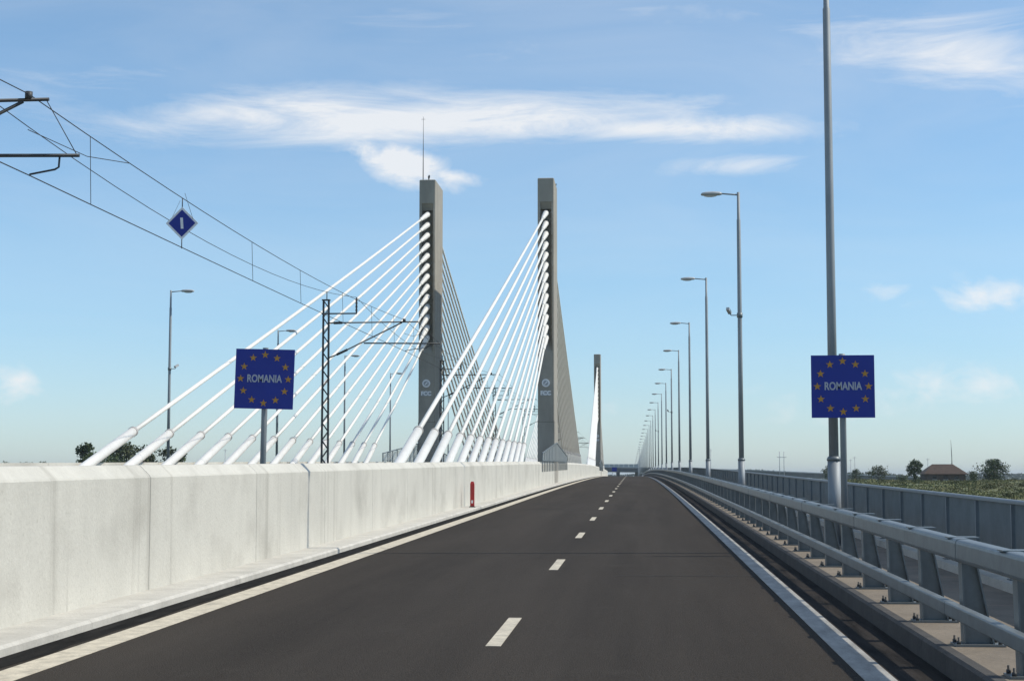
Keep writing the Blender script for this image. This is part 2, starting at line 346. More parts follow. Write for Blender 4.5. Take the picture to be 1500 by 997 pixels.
# ------------------------------------------------------------------ pylons with their stay cables
ZTOP, ZCAP, ZREC = 22.75, 20.95, 9.8
def letters(text, size, bold=.0):
    cu = bpy.data.curves.new('letters', 'FONT'); cu.body = text; cu.size = size; cu.extrude = .004; cu.offset = bold
    cu.align_x = 'CENTER'; cu.align_y = 'CENTER'
    o = bpy.data.objects.new('tmp', cu); sc.collection.objects.link(o)
    bpy.context.view_layer.update()
    me = bpy.data.meshes.new_from_object(o.evaluated_get(bpy.context.evaluated_depsgraph_get()))
    bpy.data.objects.remove(o); bpy.data.curves.remove(cu); return me
def mesh_obj(name, me, material, parent, loc=(0, 0, 0), rot=(0, 0, 0)):
    me.materials.clear(); me.materials.append(MATS[material]); o = bpy.data.objects.new(name, me); sc.collection.objects.link(o)
    o.parent = parent; o.location = loc; o.rotation_euler = rot; return o
def pylon(xc, d0, label, mast):
    o = P(xc, d0, 0); e = thing('bridge_pylon', o, label, 'pylon', 'bridge pylons')
    W, Dp, fl, rec = .61, 4.5, .19, .62
    def add(name, mb, material='pylon_concrete', par=e): return mb.build(name, material, par)
    b = .05
    def octo(x0, x1, y0, y1, b): return [(x0 + b, y0), (x1 - b, y0), (x1, y0 + b), (x1, y1 - b), (x1 - b, y1), (x0 + b, y1), (x0, y1 - b), (x0, y0 + b)]
    lifts = [-.4, 4.6, ZREC]
    for i in range(2):
        mb = MB(); mb.rings([[(*p, z) for p in octo(-W - .03 * (1 - i), W + .03 * (1 - i), 0, Dp, b)] for z in (lifts[i], lifts[i + 1] - .02)]); add('shaft_lift', mb)
    mb = MB(); mb.box(-W + .02, W - .02, .02, Dp - .02, 4.5, 4.7); add('lift_joint', mb, 'joint_and_line_dark')
    mb = MB(); mb.box(-W + fl - .04, W - fl + .04, rec, Dp - rec, ZREC - .1, ZCAP + .1); add('recess_web', mb)
    # sloped sill at the foot of the recess, front and back
    for y0, y1 in ((.03, rec), (Dp - .03, Dp - rec)):
        mb = MB(); mb.rings([[(-W + fl, y0, ZREC - .03), (-W + fl, y1, ZREC - .03), (-W + fl, y1, ZREC + .9)], [(W - fl, y0, ZREC - .03), (W - fl, y1, ZREC - .03), (W - fl, y1, ZREC + .9)]]); add('recess_sill', mb)
    for s in (-1, 1):
        mb = MB(); x0, x1 = sorted((s * (W - fl), s * W))
        mb.rings([[(*p, z) for p in octo(x0, x1, 0, Dp, b)] for z in (ZREC - .02, 15.2, ZCAP)]); add('flange', mb)
    mb = MB(); mb.rings([[(*p, z) for p in octo(-W + q, W - q, q, Dp - q, b)] for z, q in ((ZCAP, .0), (ZTOP - .05, 0), (ZTOP, .05))]); add('cap', mb)
    mb = MB(); mb.rings([[(-W + .12, .35, ZCAP - .5), (-W + .12, rec, ZCAP - .5), (-W + .12, rec, ZCAP + .02), (-W + .12, .05, ZCAP + .02)], [(W - .12, .35, ZCAP - .5), (W - .12, rec, ZCAP - .5), (W - .12, rec, ZCAP + .02), (W - .12, .05, ZCAP + .02)]]); add('cap_soffit', mb)
    # round emblem and lettered plate low on the front face
    mb = MB(); mb.tube([(-.02, -.07, 7.45), (-.02, .01, 7.45)], .30, 24); dsc = add('round_emblem', mb, 'white_plate')
    mb = MB(); mb.tube([(-.02, -.085, 7.45), (-.02, -.06, 7.45)], .19, 20); add('emblem_face', mb, 'plate_grey', dsc)
    mb = MB(); mb.rings([[(-.02 + x, y, 7.45 + z) for x, z in ((-.13, -.10), (-.06, -.13), (.13, .08), (.07, .13))] for y in (-.1, -.08)]); add('emblem_stroke', mb, 'white_plate', dsc)
    mb = MB(); mb.box(-.36, .30, -.03, .01, 6.52, 6.88); pl = add('name_plate', mb, 'plate_grey')
    mesh_obj('plate_letters', letters('FCC', .42, .02), 'white_plate', pl, (-.03, -.035, 6.70), (math.pi / 2, 0, 0))
    if mast:
        mb = MB(); mb.tube([(-.4, .5, ZTOP), (-.4, .5, ZTOP + 2.4), (-.4, .5, ZTOP + 4.9)], [.035, .025, .012], 6); a = add('antenna_mast', mb, 'dark_steel')
        mb = MB(); mb.bar((-.55, .5, ZTOP + 4.7), (-.25, .5, ZTOP + 4.7), .02); add('antenna_cross', mb, 'dark_steel', a)
        mb = MB(); mb.tube([(.02, .6, ZTOP), (.02, .6, ZTOP + .28)], .05, 8); mb.tube([(.02, .6, ZTOP + .25), (.06, .6, ZTOP + .45)], [.09, .05], 8); add('beacon', mb, 'dark_steel')
    else:
        mb = MB(); mb.tube([(.55, 3.6, ZTOP), (.6, 3.6, ZTOP + .2)], .04, 8); add('beacon', mb, 'dark_steel')
    return e
def stay(xc, d0, k, back, label, group):
    zt = 20.2 - .77 * k; dk = 44.8 + 3.9 * k - 118 + d0
    dt = d0 + .50
    if back: dk = 2 * (d0 + 2.25) - dk; dt = d0 + 4.0
    T = P(xc, dt, zt); Q = P(xc, dk, 1.66); u = (Q - T).normalized()
    zend = .05; L = (T.z - (zend + zs(dk))) / -u.z; B = T + u * L
    e = thing('stay_cable', B, label, 'cable', group)
    def rel(t): return T + u * t - B
    dsl = (T.z - (2.62 + zs(dk))) / -u.z; hi = 4.6 - .06 * k
    N_ = 10
    mb = MB(); pts = []
    for i in range(N_ + 1):
        t = hi * .8 + (dsl + .2 - hi * .8) * i / N_; p = rel(t); p.z -= .10 * math.sin(math.pi * i / N_); pts.append(p)
    mb.tube(pts, .078, 10); mb.build('cable_pipe', 'cable_white', e)
    mb = MB(); mb.tube([rel(dsl), rel(L)], .145, 16); sl = mb.build('lower_sleeve', 'sleeve_white', e)
    mb = MB(); mb.tube([rel(dsl - .09), rel(dsl + .03)], .158, 16); mb.build('sleeve_ring', 'ring_metal', sl)
    mb = MB(); mb.tube([rel(-.1), rel(.6), rel(.62), rel(hi * .60), rel(hi * .61), rel(hi * .97), rel(hi)], [.215, .215, .20, .18, .145, .125, .10], 14); mb.build('upper_sleeve', 'sleeve_white', e)
def railing(xf, d0, sgn, label):
    e = thing('gable_railing', P(xf, d0, 1.0), label, 'railing', 'gabled railings at the pylons')
    o = P(xf, d0, 1.0)
    def top(d): return 3.05 - .9 * abs(d - d0) / 18.5
    n = 18; step = 37 / n; y = .05 * sgn
    for i in range(n + 1):
        d = d0 - 18.5 + i * step; mb = MB(); a = P(xf + y, d, 1.0) - o; b = P(xf + y, d, top(d)) - o
        mb.box(a.x - .03, a.x + .03, a.y - .04, a.y + .04, a.z, b.z); mb.build('post', 'galvanised', e)
        if i < n:
            d2 = d + step; q = y * 1.0; mb = MB()
            v = [P(xf + q, d + .05, 1.75) - o, P(xf + q, d2 - .05, 1.75) - o, P(xf + q, d2 - .05, top(d2) - .05) - o, P(xf + q, d + .05, top(d) - .05) - o]
            mb.rings([v, [p + Vector((.008, 0, 0)) for p in v]]); mb.build('infill_panel', 'mesh_infill', e)
            for zz in (1.72,):
                mb = MB(); mb.bar(P(xf + y, d + .04, zz) - o, P(xf + y, d2 - .04, zz) - o, .05); mb.build('bottom_rail', 'galvanised', e)
    for a, b in ((d0 - 18.5, d0), (d0, d0 + 18.5)):
        mb = MB(); mb.bar(P(xf + y, a, top(a) + .03) - o, P(xf + y, b, top(b) + .03) - o, .09, .06); mb.build('top_rail', 'galvanised', e)
XR, XL = -6.71, mir(-6.71)
pyl = [(XR, 118, 'tall concrete pylon rising beside the road at the barrier, no mast on top', False, 'roadside pylon', 1),
       (XL, 118, 'tall concrete pylon across the railway with a thin antenna mast on top', True, 'mast-topped pylon', -1),
       (XR, 300, 'distant concrete pylon standing beside the road near the overpass', False, 'distant roadside pylon', 1),
       (XL, 300, 'distant concrete pylon across the railway, hidden behind nearer cables', False, 'distant pylon across the railway', -1)]
for xc, d0, lab, mast, nm, sgn in pyl:
    pylon(xc, d0, lab, mast)
    for back in (0, 1):
        for k in range(13):
            stay(xc, d0, k, back, 'white stay cable, %s from the top, %s fan of the %s' % (ordinal(k), 'far' if back else 'near', nm), 'stay cables, %s fan of the %s' % ('far' if back else 'near', nm))
    railing(-6.1 if sgn > 0 else mir(-6.1), d0 + 2.2, sgn, 'gabled grey railing fixed to the barrier at the ' + nm)

# ------------------------------------------------------------------ guard rail on the right
def guard_rail():
    o = P(2.64, 0, .15); e = thing('guard_rail', o, 'grey steel guard rail with two beams along the kerb', 'guard rail')
    # one post, shared by all
    def Iprof(z, dep, back):
        w, t, tw = .075, .014, .012; x0, x1 = back - dep, back
        return [(x0, -w, z), (x0, w, z), (x0 + t, w, z), (x0 + t, tw, z), (x1 - t, tw, z), (x1 - t, w, z), (x1, w, z), (x1, -w, z), (x1 - t, -w, z), (x1 - t, -tw, z), (x0 + t, -tw, z), (x0 + t, -w, z)]
    mb = MB(); mb.rings([Iprof(.018, .25, .30), Iprof(.70, .13, .17)]); post = mb.build('post', 'galvanised', e)
    mb = MB(); mb.box(-.03, .38, -.13, .13, .0, .018); plate = mb.build('base_plate', 'galvanised', post)
    mb = MB(); mb.tube([(0, 0, .018), (0, 0, .045), (0, 0, .046), (0, 0, .075)], [.018, .018, .010, .010], 6); bolt = mb.build('bolt', 'dark_steel', post)
    bolt.location = (0, -.09, 0)
    mb = MB(); mb.box(-.07, .06, -.03, .03, .32, .335); brk = mb.build('bracket', 'galvanised', post)
    mb = MB(); mb.box(-.06, .19, -.10, .10, .895, .905); cap = mb.build('top_plate', 'galvanised', post)
    first = True; d = 7.9 - 2 * 5
    k = 0
    while d < 400:
        p = P(2.64, d, .15) - o
        if k == 0: post.location = p; q = post
        else:
            q = inst(post, e, p)
            inst(plate, q)
            if d < 90: inst(brk, q); inst(cap, q)
            if d < 45: inst(bolt, q, (0, -.09, 0))
        if d < 45:
            for bl in ((0, .09, 0), (.34, -.09, 0), (.34, .09, 0)): inst(bolt, q, bl)
        d += 2.0; k += 1
    def rr(cx, cz, w, h, r):
        pts = []
        for sx, sz, a0 in ((1, 1, 0), (-1, 1, 90), (-1, -1, 180), (1, -1, 270)):
            for a in (0, 30, 60, 90):
                t = R(a0 + a); pts.append((cx + sx * (w / 2 - r) + r * math.cos(t), cz + sz * (h / 2 - r) + r * math.sin(t)))
        return pts
    def seg(prof, d0, d1, name, n):
        mb = MB(); st = [d0 + (d1 - d0) * i / n for i in range(n + 1)]
        mb.rings([[P(x, dd, z) - o for x, z in prof] for dd in st]); return mb.build(name, 'galvanised', e)
    d = 13.7 - 6.3 * 4
    while d < 400:
        seg(rr(2.66, .955, .15, .19, .038), d + .01, d + 6.29, 'top_beam', 2)
        if d < 120: seg(rr(2.66, .955, .157, .197, .041), d - .12, d + .12, 'splice_sleeve', 1)
        seg(rr(2.55, .475, .085, .115, .014), d + .006, d + 6.294, 'lower_beam', 2)
        d += 6.3
guard_rail()

# ------------------------------------------------------------------ parapet on the right
def parapet():
    o = P(4.5, 0, .26); e = thing('parapet', o, 'blue-grey ribbed metal parapet at the edge of the bridge beside the field', 'parapet')
    S = 2.07
    mb = MB(); nrib = 30
    vs = []
    for i in range(nrib * 4 + 1):
        y = .03 + (S - .06) * i / (nrib * 4); ph = i % 4; x = -.005 if ph in (1, 2) else .005
        vs += [(x, y, .07), (x, y, .912)]
    mb.add(vs, [(2 * i, 2 * i + 2, 2 * i + 3, 2 * i + 1) for i in range(nrib * 4)]); panel = mb.build('infill_panel', 'parapet_metal', e)
    mb = MB(); mb.box(-.045, .045, -.022, .022, 0, .90); post = mb.build('post', 'parapet_trim', e)
    mb = MB(); mb.box(-.09, .09, -.09, .09, 0, .014); foot = mb.build('foot_plate', 'galvanised', post)
    mb = MB(); mb.bar((0, 0, .05), (0, S, .05), .05, .03); bot = mb.build('bottom_rail', 'parapet_metal', e)
    mb = MB(); mb.rings([[(x, y, z) for x, z in ((-.05, .915), (.05, .915), (.05, .945), (.035, .96), (-.035, .96), (-.05, .945))] for y in (.004, S - .004)]); hr = mb.build('handrail', 'parapet_trim', e)
    d = 19.9 - S * 9; k = 0
    while d < 400:
        p = P(4.5, d, .26) - o; p2 = P(4.5, d + S, .26) - o; sl = math.atan2(p2.z - p.z, S); rz = -math.atan2(p2.x - p.x, S)
        for src in (panel, post, bot, hr):
            q = src if k == 0 else inst(src, e)
            q.location = p; q.rotation_euler = (sl, 0, rz)
            if src is post and k > 0 and d < 60: inst(foot, q)
        d += S; k += 1
parapet()

# ------------------------------------------------------------------ street lamps
def lamp_proto():
    e = thing('street_lamp', (0, 0, 0), 'x', 'street lamp', 'street lamps')
    mb = MB(); mb.tube([(0, 0, 0), (0, 0, 1.52)], .118, 14); base = mb.build('base_sleeve', 'pole_metal', e)
    mb = MB(); mb.tube([(0, 0, 1.52), (0, 0, 1.56), (0, 0, 1.60)], [.13, .13, .10], 14); mb.build('collar', 'galvanised', base)
    mb = MB(); mb.box(-.2, .2, -.2, .2, 0, .02); mb.build('flange_plate', 'galvanised', base)
    mb = MB(); mb.tube([(0, 0, 1.55), (0, 0, 5), (0, 0, 9.9), (0, 0, 9.92), (0, 0, 10.87)], [.090, .080, .068, .055, .05], 12); mb.build('pole', 'pole_metal', e)
    mb = MB(); mb.tube([(0, 0, 10.78), (-.25, 0, 10.80), (-.62, 0, 10.83)], [.03, .028, .026], 8); mb.build('arm', 'pole_metal', e)
    # luminaire: tapered shell with a shallow glass bowl
    mb = MB(); rg = []
    for x, w, zt, zb in ((-.58, .045, 10.865, 10.79), (-.66, .085, 10.90, 10.765), (-.90, .13, 10.915, 10.755), (-1.15, .13, 10.90, 10.755), (-1.28, .09, 10.87, 10.765), (-1.32, .04, 10.83, 10.785)):
        c = (zt + zb) / 2; h = (zt - zb) / 2
        rg.append([(x, w * math.cos(a), c + h * math.sin(a)) for a in [2 * math.pi * i / 12 for i in range(12)]])
    mb.rings(rg, True, True, True); hd = mb.build('luminaire', 'lamp_head', e)
    mb = MB(); rg = []
    for z, s in ((10.762, 1.0), (10.735, .85), (10.72, .5)):
        rg.append([(-.99 + .24 * s * math.cos(a), .10 * s * math.sin(a), z) for a in [2 * math.pi * i / 14 for i in range(14)]])
    mb.rings(rg, True, True, True); mb.build('glass_bowl', 'lamp_glass', hd)
    return e
lp = lamp_proto()
def spy(parent, z, s):        # small traffic camera on a bracket
    mb = MB(); mb.tube([(0, 0, z), (-.30 * s, 0, z), (-.38 * s, 0, z + .08)], .018, 6); b = mb.build('camera_bracket', 'pole_metal', parent)
    mb = MB(); mb.bar((-.33 * s, .12, z + .09), (-.43 * s, -.16, z + .22), .11, .10); mb.build('camera_housing', 'lamp_head', b)
    mb = MB(); mb.tube([(0, 0, z - .08), (0, 0, z + .08)], .10, 10); mb.build('camera_clamp', 'galvanised', b)
used = False
def put_lamp(x, d, rz, label, group, cam_z=None):
    global used
    o = lp if not used else copy_tree(lp); used = True
    for ch in list(o.children):
        if ch.name.startswith('camera_bracket'): bpy.data.objects.remove(ch)
    o.location = P(x, d, .15); o.scale.z = 1.013; o.rotation_euler.z = rz; o['label'] = label; o['group'] = group
    return o
lamps = []
for k in range(0, 32):
    d = 30.0 + 26.7 * k
    if k == 0: lab = 'tall grey street lamp standing right behind the blue sign by the field'
    elif k < 13: lab = 'grey street lamp along the guard rail, %s after the one at the blue sign' % ordinal(k - 1)
    else: lab = 'small far street lamp in the row past the bridge crest'
    lamps.append(put_lamp(3.56, d, 0, lab, 'street lamps along the guard rail'))
for k in range(0, 9):
    d = 87 + 26.95 * k
    lab = 'street lamp across the railway facing the road, %s along its row' % ordinal(k)
    lamps.append(put_lamp(mir(3.6), d, math.pi, lab, 'street lamps of the far carriageway'))
for i in (1, 5, 8, 32): spy(lamps[i], 6.55, 1)

# ------------------------------------------------------------------ country signs
def star(r):
    return [(r * (1 if i % 2 == 0 else .40) * math.sin(i * math.pi / 5), r * (1 if i % 2 == 0 else .40) * math.cos(i * math.pi / 5)) for i in range(10)]
def country_sign(x, d, zb, roll, label, lean):
    o = P(x, d, .1); e = thing('country_sign', o, label, 'road sign', 'blue country signs')
    S = 1.116; zc = zb + S / 2 - .1
    mb = MB(); mb.tube([(lean, .06, 0), (0, .06, zc), (0, .06, zc + S / 2 + .03)], .057, 12); mb.build('post', 'pole_metal', e)
    mb = MB(); r = .02; h = S / 2
    mb.rings([[(-h, y, -h), (h, y, -h), (h, y, h), (-h, y, h)] for y in (-.018, 0.0)]); pl = mb.build('sign_plate', 'sign_blue', e); pl.location = (0, 0, zc); pl.rotation_euler.y = roll
    for zz in (-.33, .33):
        mb = MB(); mb.box(-.45, .45, .002, .03, zz - .03, zz + .03); mb.build('back_rail', 'galvanised', pl)
    for i in range(12):
        a = i * math.pi / 6; mb = MB(); c = (.452 * math.sin(a), .452 * math.cos(a))
        mb.rings([[(c[0] + px, y, c[1] + pz) for px, pz in star(.074)] for y in (-.022, -.017)]); mb.build('star', 'sign_star', pl)
    me = letters('ROMANIA', .195, .005); w = max(v.co.x for v in me.vertices) - min(v.co.x for v in me.vertices)
    t = mesh_obj('lettering', me, 'sign_letter', pl, (0, -.022, 0), (math.pi / 2, 0, 0)); t.scale = (.66 / w, 1, 1)
country_sign(3.62, 29.0, 2.46 - zs(28.4) + .27, 0, 'square blue ROMANIA sign with a ring of stars, behind the guard rail', 0)
country_sign(-6.99, 29.5, 2.67 - zs(29.5) + .28, R(1.6), 'square blue ROMANIA sign with a ring of stars, behind the pale barrier', -.05)

# ------------------------------------------------------------------ railway masts and overhead wires
XM = -14.2
def mast(d, label, short=0):
    o = P(XM, d, .2); e = thing('catenary_mast', o, label, 'railway mast', 'railway masts'); H = 8.8; w = .15
    for sx in (-1, 1):
        for sy in (-1, 1):
            mb = MB(); mb.bar((sx * w, sy * .10, 0), (sx * w * .8, sy * .10, H), .05); mb.build('leg', 'dark_steel', e)
    n = 22; mb = MB()
    for i in range(n):
        z0, z1 = H * i / n, H * (i + 1) / n; s = 1 if i % 2 == 0 else -1
        for sy in (-1, 1): mb.bar((-s * w, sy * .10, z0), (s * w * .9, sy * .10, z1), .028)
    mb.build('lacing', 'dark_steel', e)
    mb = MB(); mb.box(-w - .03, w + .03, -.13, .13, H - .02, H + .03); mb.build('head_plate', 'dark_steel', e)
    mb = MB(); mb.tube([(.03, 0, H), (.03, 0, H + .4)], .022, 6); mb.build('spike', 'dark_steel', e)
    z = lambda a: a - .2
    mb = MB(); mb.bar((-.2, 0, z(8.38)), (1.42, 0, z(8.38)), .06); b = mb.build('feeder_bracket', 'dark_steel', e)
    mb = MB(); mb.tube([(1.40, 0, z(8.38))] + [(1.40, 0, z(8.45 + .08 * i)) for i in range(8)] + [(1.40, 0, z(9.12))], [.03] + [.055 if i % 2 else .035 for i in range(8)] + [.02], 8); mb.build('feeder_insulator', 'dark_steel', b)
    mb = MB(); mb.tube([(.15, 0, z(7.95)), (.35, 0, z(7.95)), (.36, 0, z(7.95)), (.75, 0, z(7.96)), (.76, 0, z(7.96)), (4.25 - short * .4, 0, z(7.98))], [.03, .03, .06, .06, .032, .032], 8); mb.build('cantilever_tube', 'dark_steel', e)
    mb = MB(); mb.tube([(.15, 0, z(6.36)), (.5, 0, z(6.50)), (.51, 0, z(6.505)), (1.0, 0, z(6.73)), (1.01, 0, z(6.735)), (3.5, 0, z(7.95))], [.03, .03, .055, .055, .032, .032], 8); mb.build('brace_tube', 'dark_steel', e)
    mb = MB(); mb.tube([(1.75, 0, z(7.02)), (5.25 - short, 0, z(6.98))], .032, 8); mb.build('registration_tube', 'dark_steel', e)
    mb = MB(); mb.tube([(4.2 - short * .4, 0, z(7.98)), (5.2 - short, 0, z(7.0))], .008, 4); mb.build('stay_wire', 'wire_dark', e)
    mb = MB(); mb.tube([(4.9 - short, 0, z(6.96)), (4.6 - short * .6, 0, z(6.78)), (4.1, 0, z(6.74)), (3.65, 0, z(6.66))], .018, 6); mb.build('steady_arm', 'dark_steel', e)
    mb = MB(); mb.tube([(3.6, 0, z(7.98)), (3.6, 0, z(8.12))], .07, 8); mb.build('wire_clamp', 'dark_steel', e)
    return e
ML = [26.8, 72, 116, 160, 204, 248, 292, 336, 380]
for i, d in enumerate(ML):
    if i == 0: lab = 'railway mast whose arms reach in above the barrier before the diamond sign'
    elif i == 1: lab = 'dark lattice railway mast with cantilever arms beside the blue sign on the barrier'
    else: lab = 'dark railway mast, %s along the track after the one by the barrier sign' % ordinal(i - 2)
    mast(d, lab, .72 if i == 0 else 0)
def wire(name, x0, z0, sag, r, label, x1=None, z1=None, pairs=None, dz=0):
    e = thing(name, P(x0, ML[0], z0), label, 'wire', 'overhead railway wires'); o = P(x0, ML[0], z0)
    spans = [(-16, 26.8)] + list(zip(ML[:-1], ML[1:]))
    for a, b in spans:
        mb = MB(); n = 16
        mb.tube([P(x0, a + (b - a) * i / n, z0 - 4 * sag * (i / n) * (1 - i / n)) - o for i in range(n + 1)], r, 5, False); mb.build('wire_span', 'wire_dark', e)
    return e
wire('contact_wire', -10.55, 6.64, .03, .011, 'lowest overhead wire, nearly straight, the contact wire of the railway')
ms = wire('messenger_wire', -10.6, 8.08, .42, .010, 'sagging messenger wire from which the droppers hang over the railway')
wire('feeder_wire', -12.8, 9.12, .95, .010, 'feeder wire sagging between the insulators on the mast brackets')
def mz(d):
    for a, b in [(-16, 26.8)] + list(zip(ML[:-1], ML[1:])):
        if a <= d <= b: t = (d - a) / (b - a); return 8.08 - 4 * .42 * t * (1 - t), 6.64 - .12 * t * (1 - t)
o_ = P(-10.6, ML[0], 8.08)
for a, b in list(zip(ML[:-1], ML[1:])):
    for t in (.07, .36, .5, .66, .8, .93):
        d = a + (b - a) * t; zt, zc = mz(d); mb = MB()
        mb.tube([P(-10.6, d, zt) - o_, P(-10.56, d, zc) - o_], .007 if d < 120 else .005, 4, False); mb.build('dropper', 'wire_dark', ms)
    # stitch wire at the support
    mb = MB(); mb.tube([P(-10.6, a + 5.6, mz(a + 5.6)[0]) - o_, P(-10.6, a + 3, 7.55) - o_, P(-10.6, a, 7.45) - o_], .008, 4, False); mb.build('stitch_wire', 'wire_dark', ms)
# hanging diamond sign
d = 36.3; zt, zc = mz(d); dsg = thing('diamond_sign', P(-10.6, d, zc), 'blue diamond sign with a white bar hung between the railway wires', 'railway sign')
hh = zt - zc; c = hh * .50
mb = MB(); mb.rings([[(.385 * x, y, c + .385 * z_) for x, z_ in ((0, -1), (1, 0), (0, 1), (-1, 0))] for y in (-.008, .008)]); pl = mb.build('border_plate', 'white_plate', dsg)
mb = MB(); mb.rings([[(.318 * x, y, c + .318 * z_) for x, z_ in ((0, -1), (1, 0), (0, 1), (-1, 0))] for y in (-.013, -.009)]); mb.build('blue_field', 'sign_blue', pl)
mb = MB(); mb.rings([[(x, y, c + z_) for x, z_ in ((-.022, -.13), (.042, -.13), (.022, .13), (-.042, .13))] for y in (-.018, -.014)]); mb.build('white_bar', 'white_plate', pl)
for a, b in ((c + .38, hh), (0, c - .38)):
    mb = MB(); mb.tube([(0, 0, a), (0, 0, b)], .012, 6); mb.build('hanger', 'dark_steel', dsg)
for sx in (-1, 1):
    mb = MB(); mb.tube([(.26 * sx, 0, c + .09), (.2 * sx, .5 * -sx, hh + .03)], .005, 4); mb.build('hanger_wire', 'wire_dark', dsg)

# ------------------------------------------------------------------ red marker by the barrier
p = P(-5.72, 55, .1); e = thing('red_marker', p, 'narrow red marker post standing on the kerb against the barrier', 'marker post')
mb = MB(); mb.rings([[(x, y, z) for x, y in ((-.07, -.05), (.07, -.05), (.07, .05), (-.07, .05))] for z in (0, .80)] ); mb.build('post_body', 'red_paint', e)
mb = MB(); mb.rings([[(-.07, -.05, .80), (.07, -.05, .80), (.07, .05, .80), (-.07, .05, .80)], [(-.045, -.03, .88), (.045, -.03, .88), (.045, .03, .88), (-.045, .03, .88)]]); mb.build('cap', 'red_paint', e)
mb = MB(); mb.box(-.03, .03, -.056, -.05, .14, .24); mb.build('white_label', 'white_plate', e)
mb = MB(); mb.box(-.10, .10, -.08, .08, 0, .03); mb.build('foot_plate', 'dark_steel', e)

# ------------------------------------------------------------------ trees, grass, houses, masts behind
def at(px, py, d):       # photo pixel and distance along the road -> world point
    v = cam.rotation_euler.to_matrix() @ Vector(((px - 750) / 2350, -(py - 498.5) / 2350, -1)); return Vector((0, 0, 1.7)) + v * (d / v.y)
def tree(px, ptop, d, wpx, label, seed, leafmat='leaf', loose=1.0, group='trees beyond the bridge', nl=1500):
    rd = random.Random(seed); top = at(px, ptop, d); gz = ground_z(top.x, top.y); H = top.z - gz; W = wpx * d / 2350 / 2
    e = thing('leafy_tree', (top.x, top.y, gz), label, 'tree', group)
    mb = MB(); mb.tube([(0, 0, -.3), (.05 * H * rd.uniform(-1, 1), 0, H * .35), (.06 * H * rd.uniform(-1, 1), .1, H * .8)], [.035 * H, .024 * H, .006 * H], 7)
    cl = []
    for i in range(9):
        a = rd.uniform(0, 6.28); z0 = H * rd.uniform(.1, .5); r = W * rd.uniform(.35, .85); z1 = min(H * .8, z0 + H * rd.uniform(.15, .4))
        q = Vector((r * math.cos(a), r * math.sin(a), z1)); mb.tube([(0, 0, z0), q * .5 + Vector((0, 0, z0 * .5)), q], [.014 * H, .009 * H, .003 * H], 5); cl.append((q, W * rd.uniform(.28, .5)))
    mb.build('trunk', 'bark', e)
    for i in range(20):
        t = rd.uniform(.06, 1); rr_ = W * math.sin(math.pi * min(.93, t * .8 + .12)) * rd.uniform(.2, .85); a = rd.uniform(0, 6.28)
        cl.append((Vector((rr_ * math.cos(a), rr_ * math.sin(a), H * min(t, .84))), W * rd.uniform(.2, .42)))
    cl.append((Vector((0, 0, H * .86)), W * .3))
    mb = MB(); s0 = .024 * H + .08
    for i in range(int(nl * 1.5)):
        c, r = rd.choice(cl); v = Vector((rd.gauss(0, 1), rd.gauss(0, 1), rd.gauss(0, .8))); v = v.normalized() * r * (rd.random() ** .45) * loose
        p = c + v
        if p.z > H: continue
        u = Vector((rd.gauss(0, 1), rd.gauss(0, 1), rd.gauss(0, 1))).normalized(); w = u.cross(Vector((rd.gauss(0, 1), rd.gauss(0, 1), rd.gauss(0, 1)))).normalized(); s = s0 * rd.uniform(.6, 1.4)
        mb.add([p - u * s, p + w * s * .6, p + u * s, p - w * s * .6], [(0, 1, 2, 3)])
    mb.build('crown', leafmat, e)
    return e
tree(130, 645, 330, 46, 'dense dark tree behind the lowest cable sleeve across the bridge', 1, nl=1800)
tree(183, 646, 345, 62, 'loose feathery tree between the first two cable sleeves', 2, 'leaf_pale', 1.25, nl=1500)
tree(212, 650, 350, 44, 'thin pale tree next to the feathery one beyond the cables', 3, 'leaf_pale', 1.3, nl=900)
tree(160, 664, 325, 60, 'low dark bush under the trees beyond the cables', 4, nl=1300)
tree(246, 652, 350, 40, 'sparse tree beside the lamp post beyond the cables', 5, 'leaf_pale', 1.3, nl=800)
tree(264, 656, 340, 26, 'small dark tree at the end of the clump beyond the cables', 6, nl=800)
for i, (px, w) in enumerate(((8, 34), (38, 30), (66, 22), (-20, 40))): tree(px, 674 + i % 2 * 2, 520, w, 'low far bush just showing over the barrier top', 20 + i, nl=500, group='far bushes over the barrier')
tree(1340, 672, 420, 28, 'bushy dark tree close beside the brown house', 7, nl=1300)
tree(1457, 672, 415, 54, 'broad dark round tree standing alone past the house', 8, nl=2200)
tree(1424, 690, 400, 22, 'low bush beside the broad round tree', 9, nl=500)
tree(1287, 681, 400, 30, 'small open bush on the field edge before the house', 10, 'leaf_pale', 1.2, nl=700)
tree(1322, 694, 395, 18, 'tiny bush in the grass near the house', 11, nl=300)
tree(1253, 686, 520, 22, 'far dim tree just beside the sign post', 12, nl=500)
tree(1214, 681, 540, 26, 'far dim tree hidden behind the thick lamp pole', 13, nl=500)

def grass():
    rd = random.Random(5); mb = MB()
    for i in range(15000):
        y = 60 + 400 * rd.random() ** 1.3; x = rd.uniform(.085, .29) * y + rd.uniform(0, 10)
        if x < 14: continue
        z = ground_z(x, y); hgt = rd.uniform(.1, .34) * (1 + .8 * max(0, math.sin(x * .35) * math.sin(y * .09)))
        for k in range(4):
            a = rd.uniform(0, 6.28); s = rd.uniform(.05, .14) * (1 + y / 250); l = Vector((rd.gauss(0, .14), rd.gauss(0, .14), 0)); bx = x + rd.gauss(0, .25); by = y + rd.gauss(0, .25)
            mb.add([(bx - s * math.cos(a), by - s * math.sin(a), z - .05), (bx + s * math.cos(a), by + s * math.sin(a), z - .05), (bx + l.x, by + l.y, z + hgt * rd.uniform(.6, 1))], [(0, 1, 2)])
    o = mb.build('field_grass', 'grass_blade', kind='stuff'); tag(o, 'rough dry tall grass covering the field beyond the parapet', 'grass')
grass()
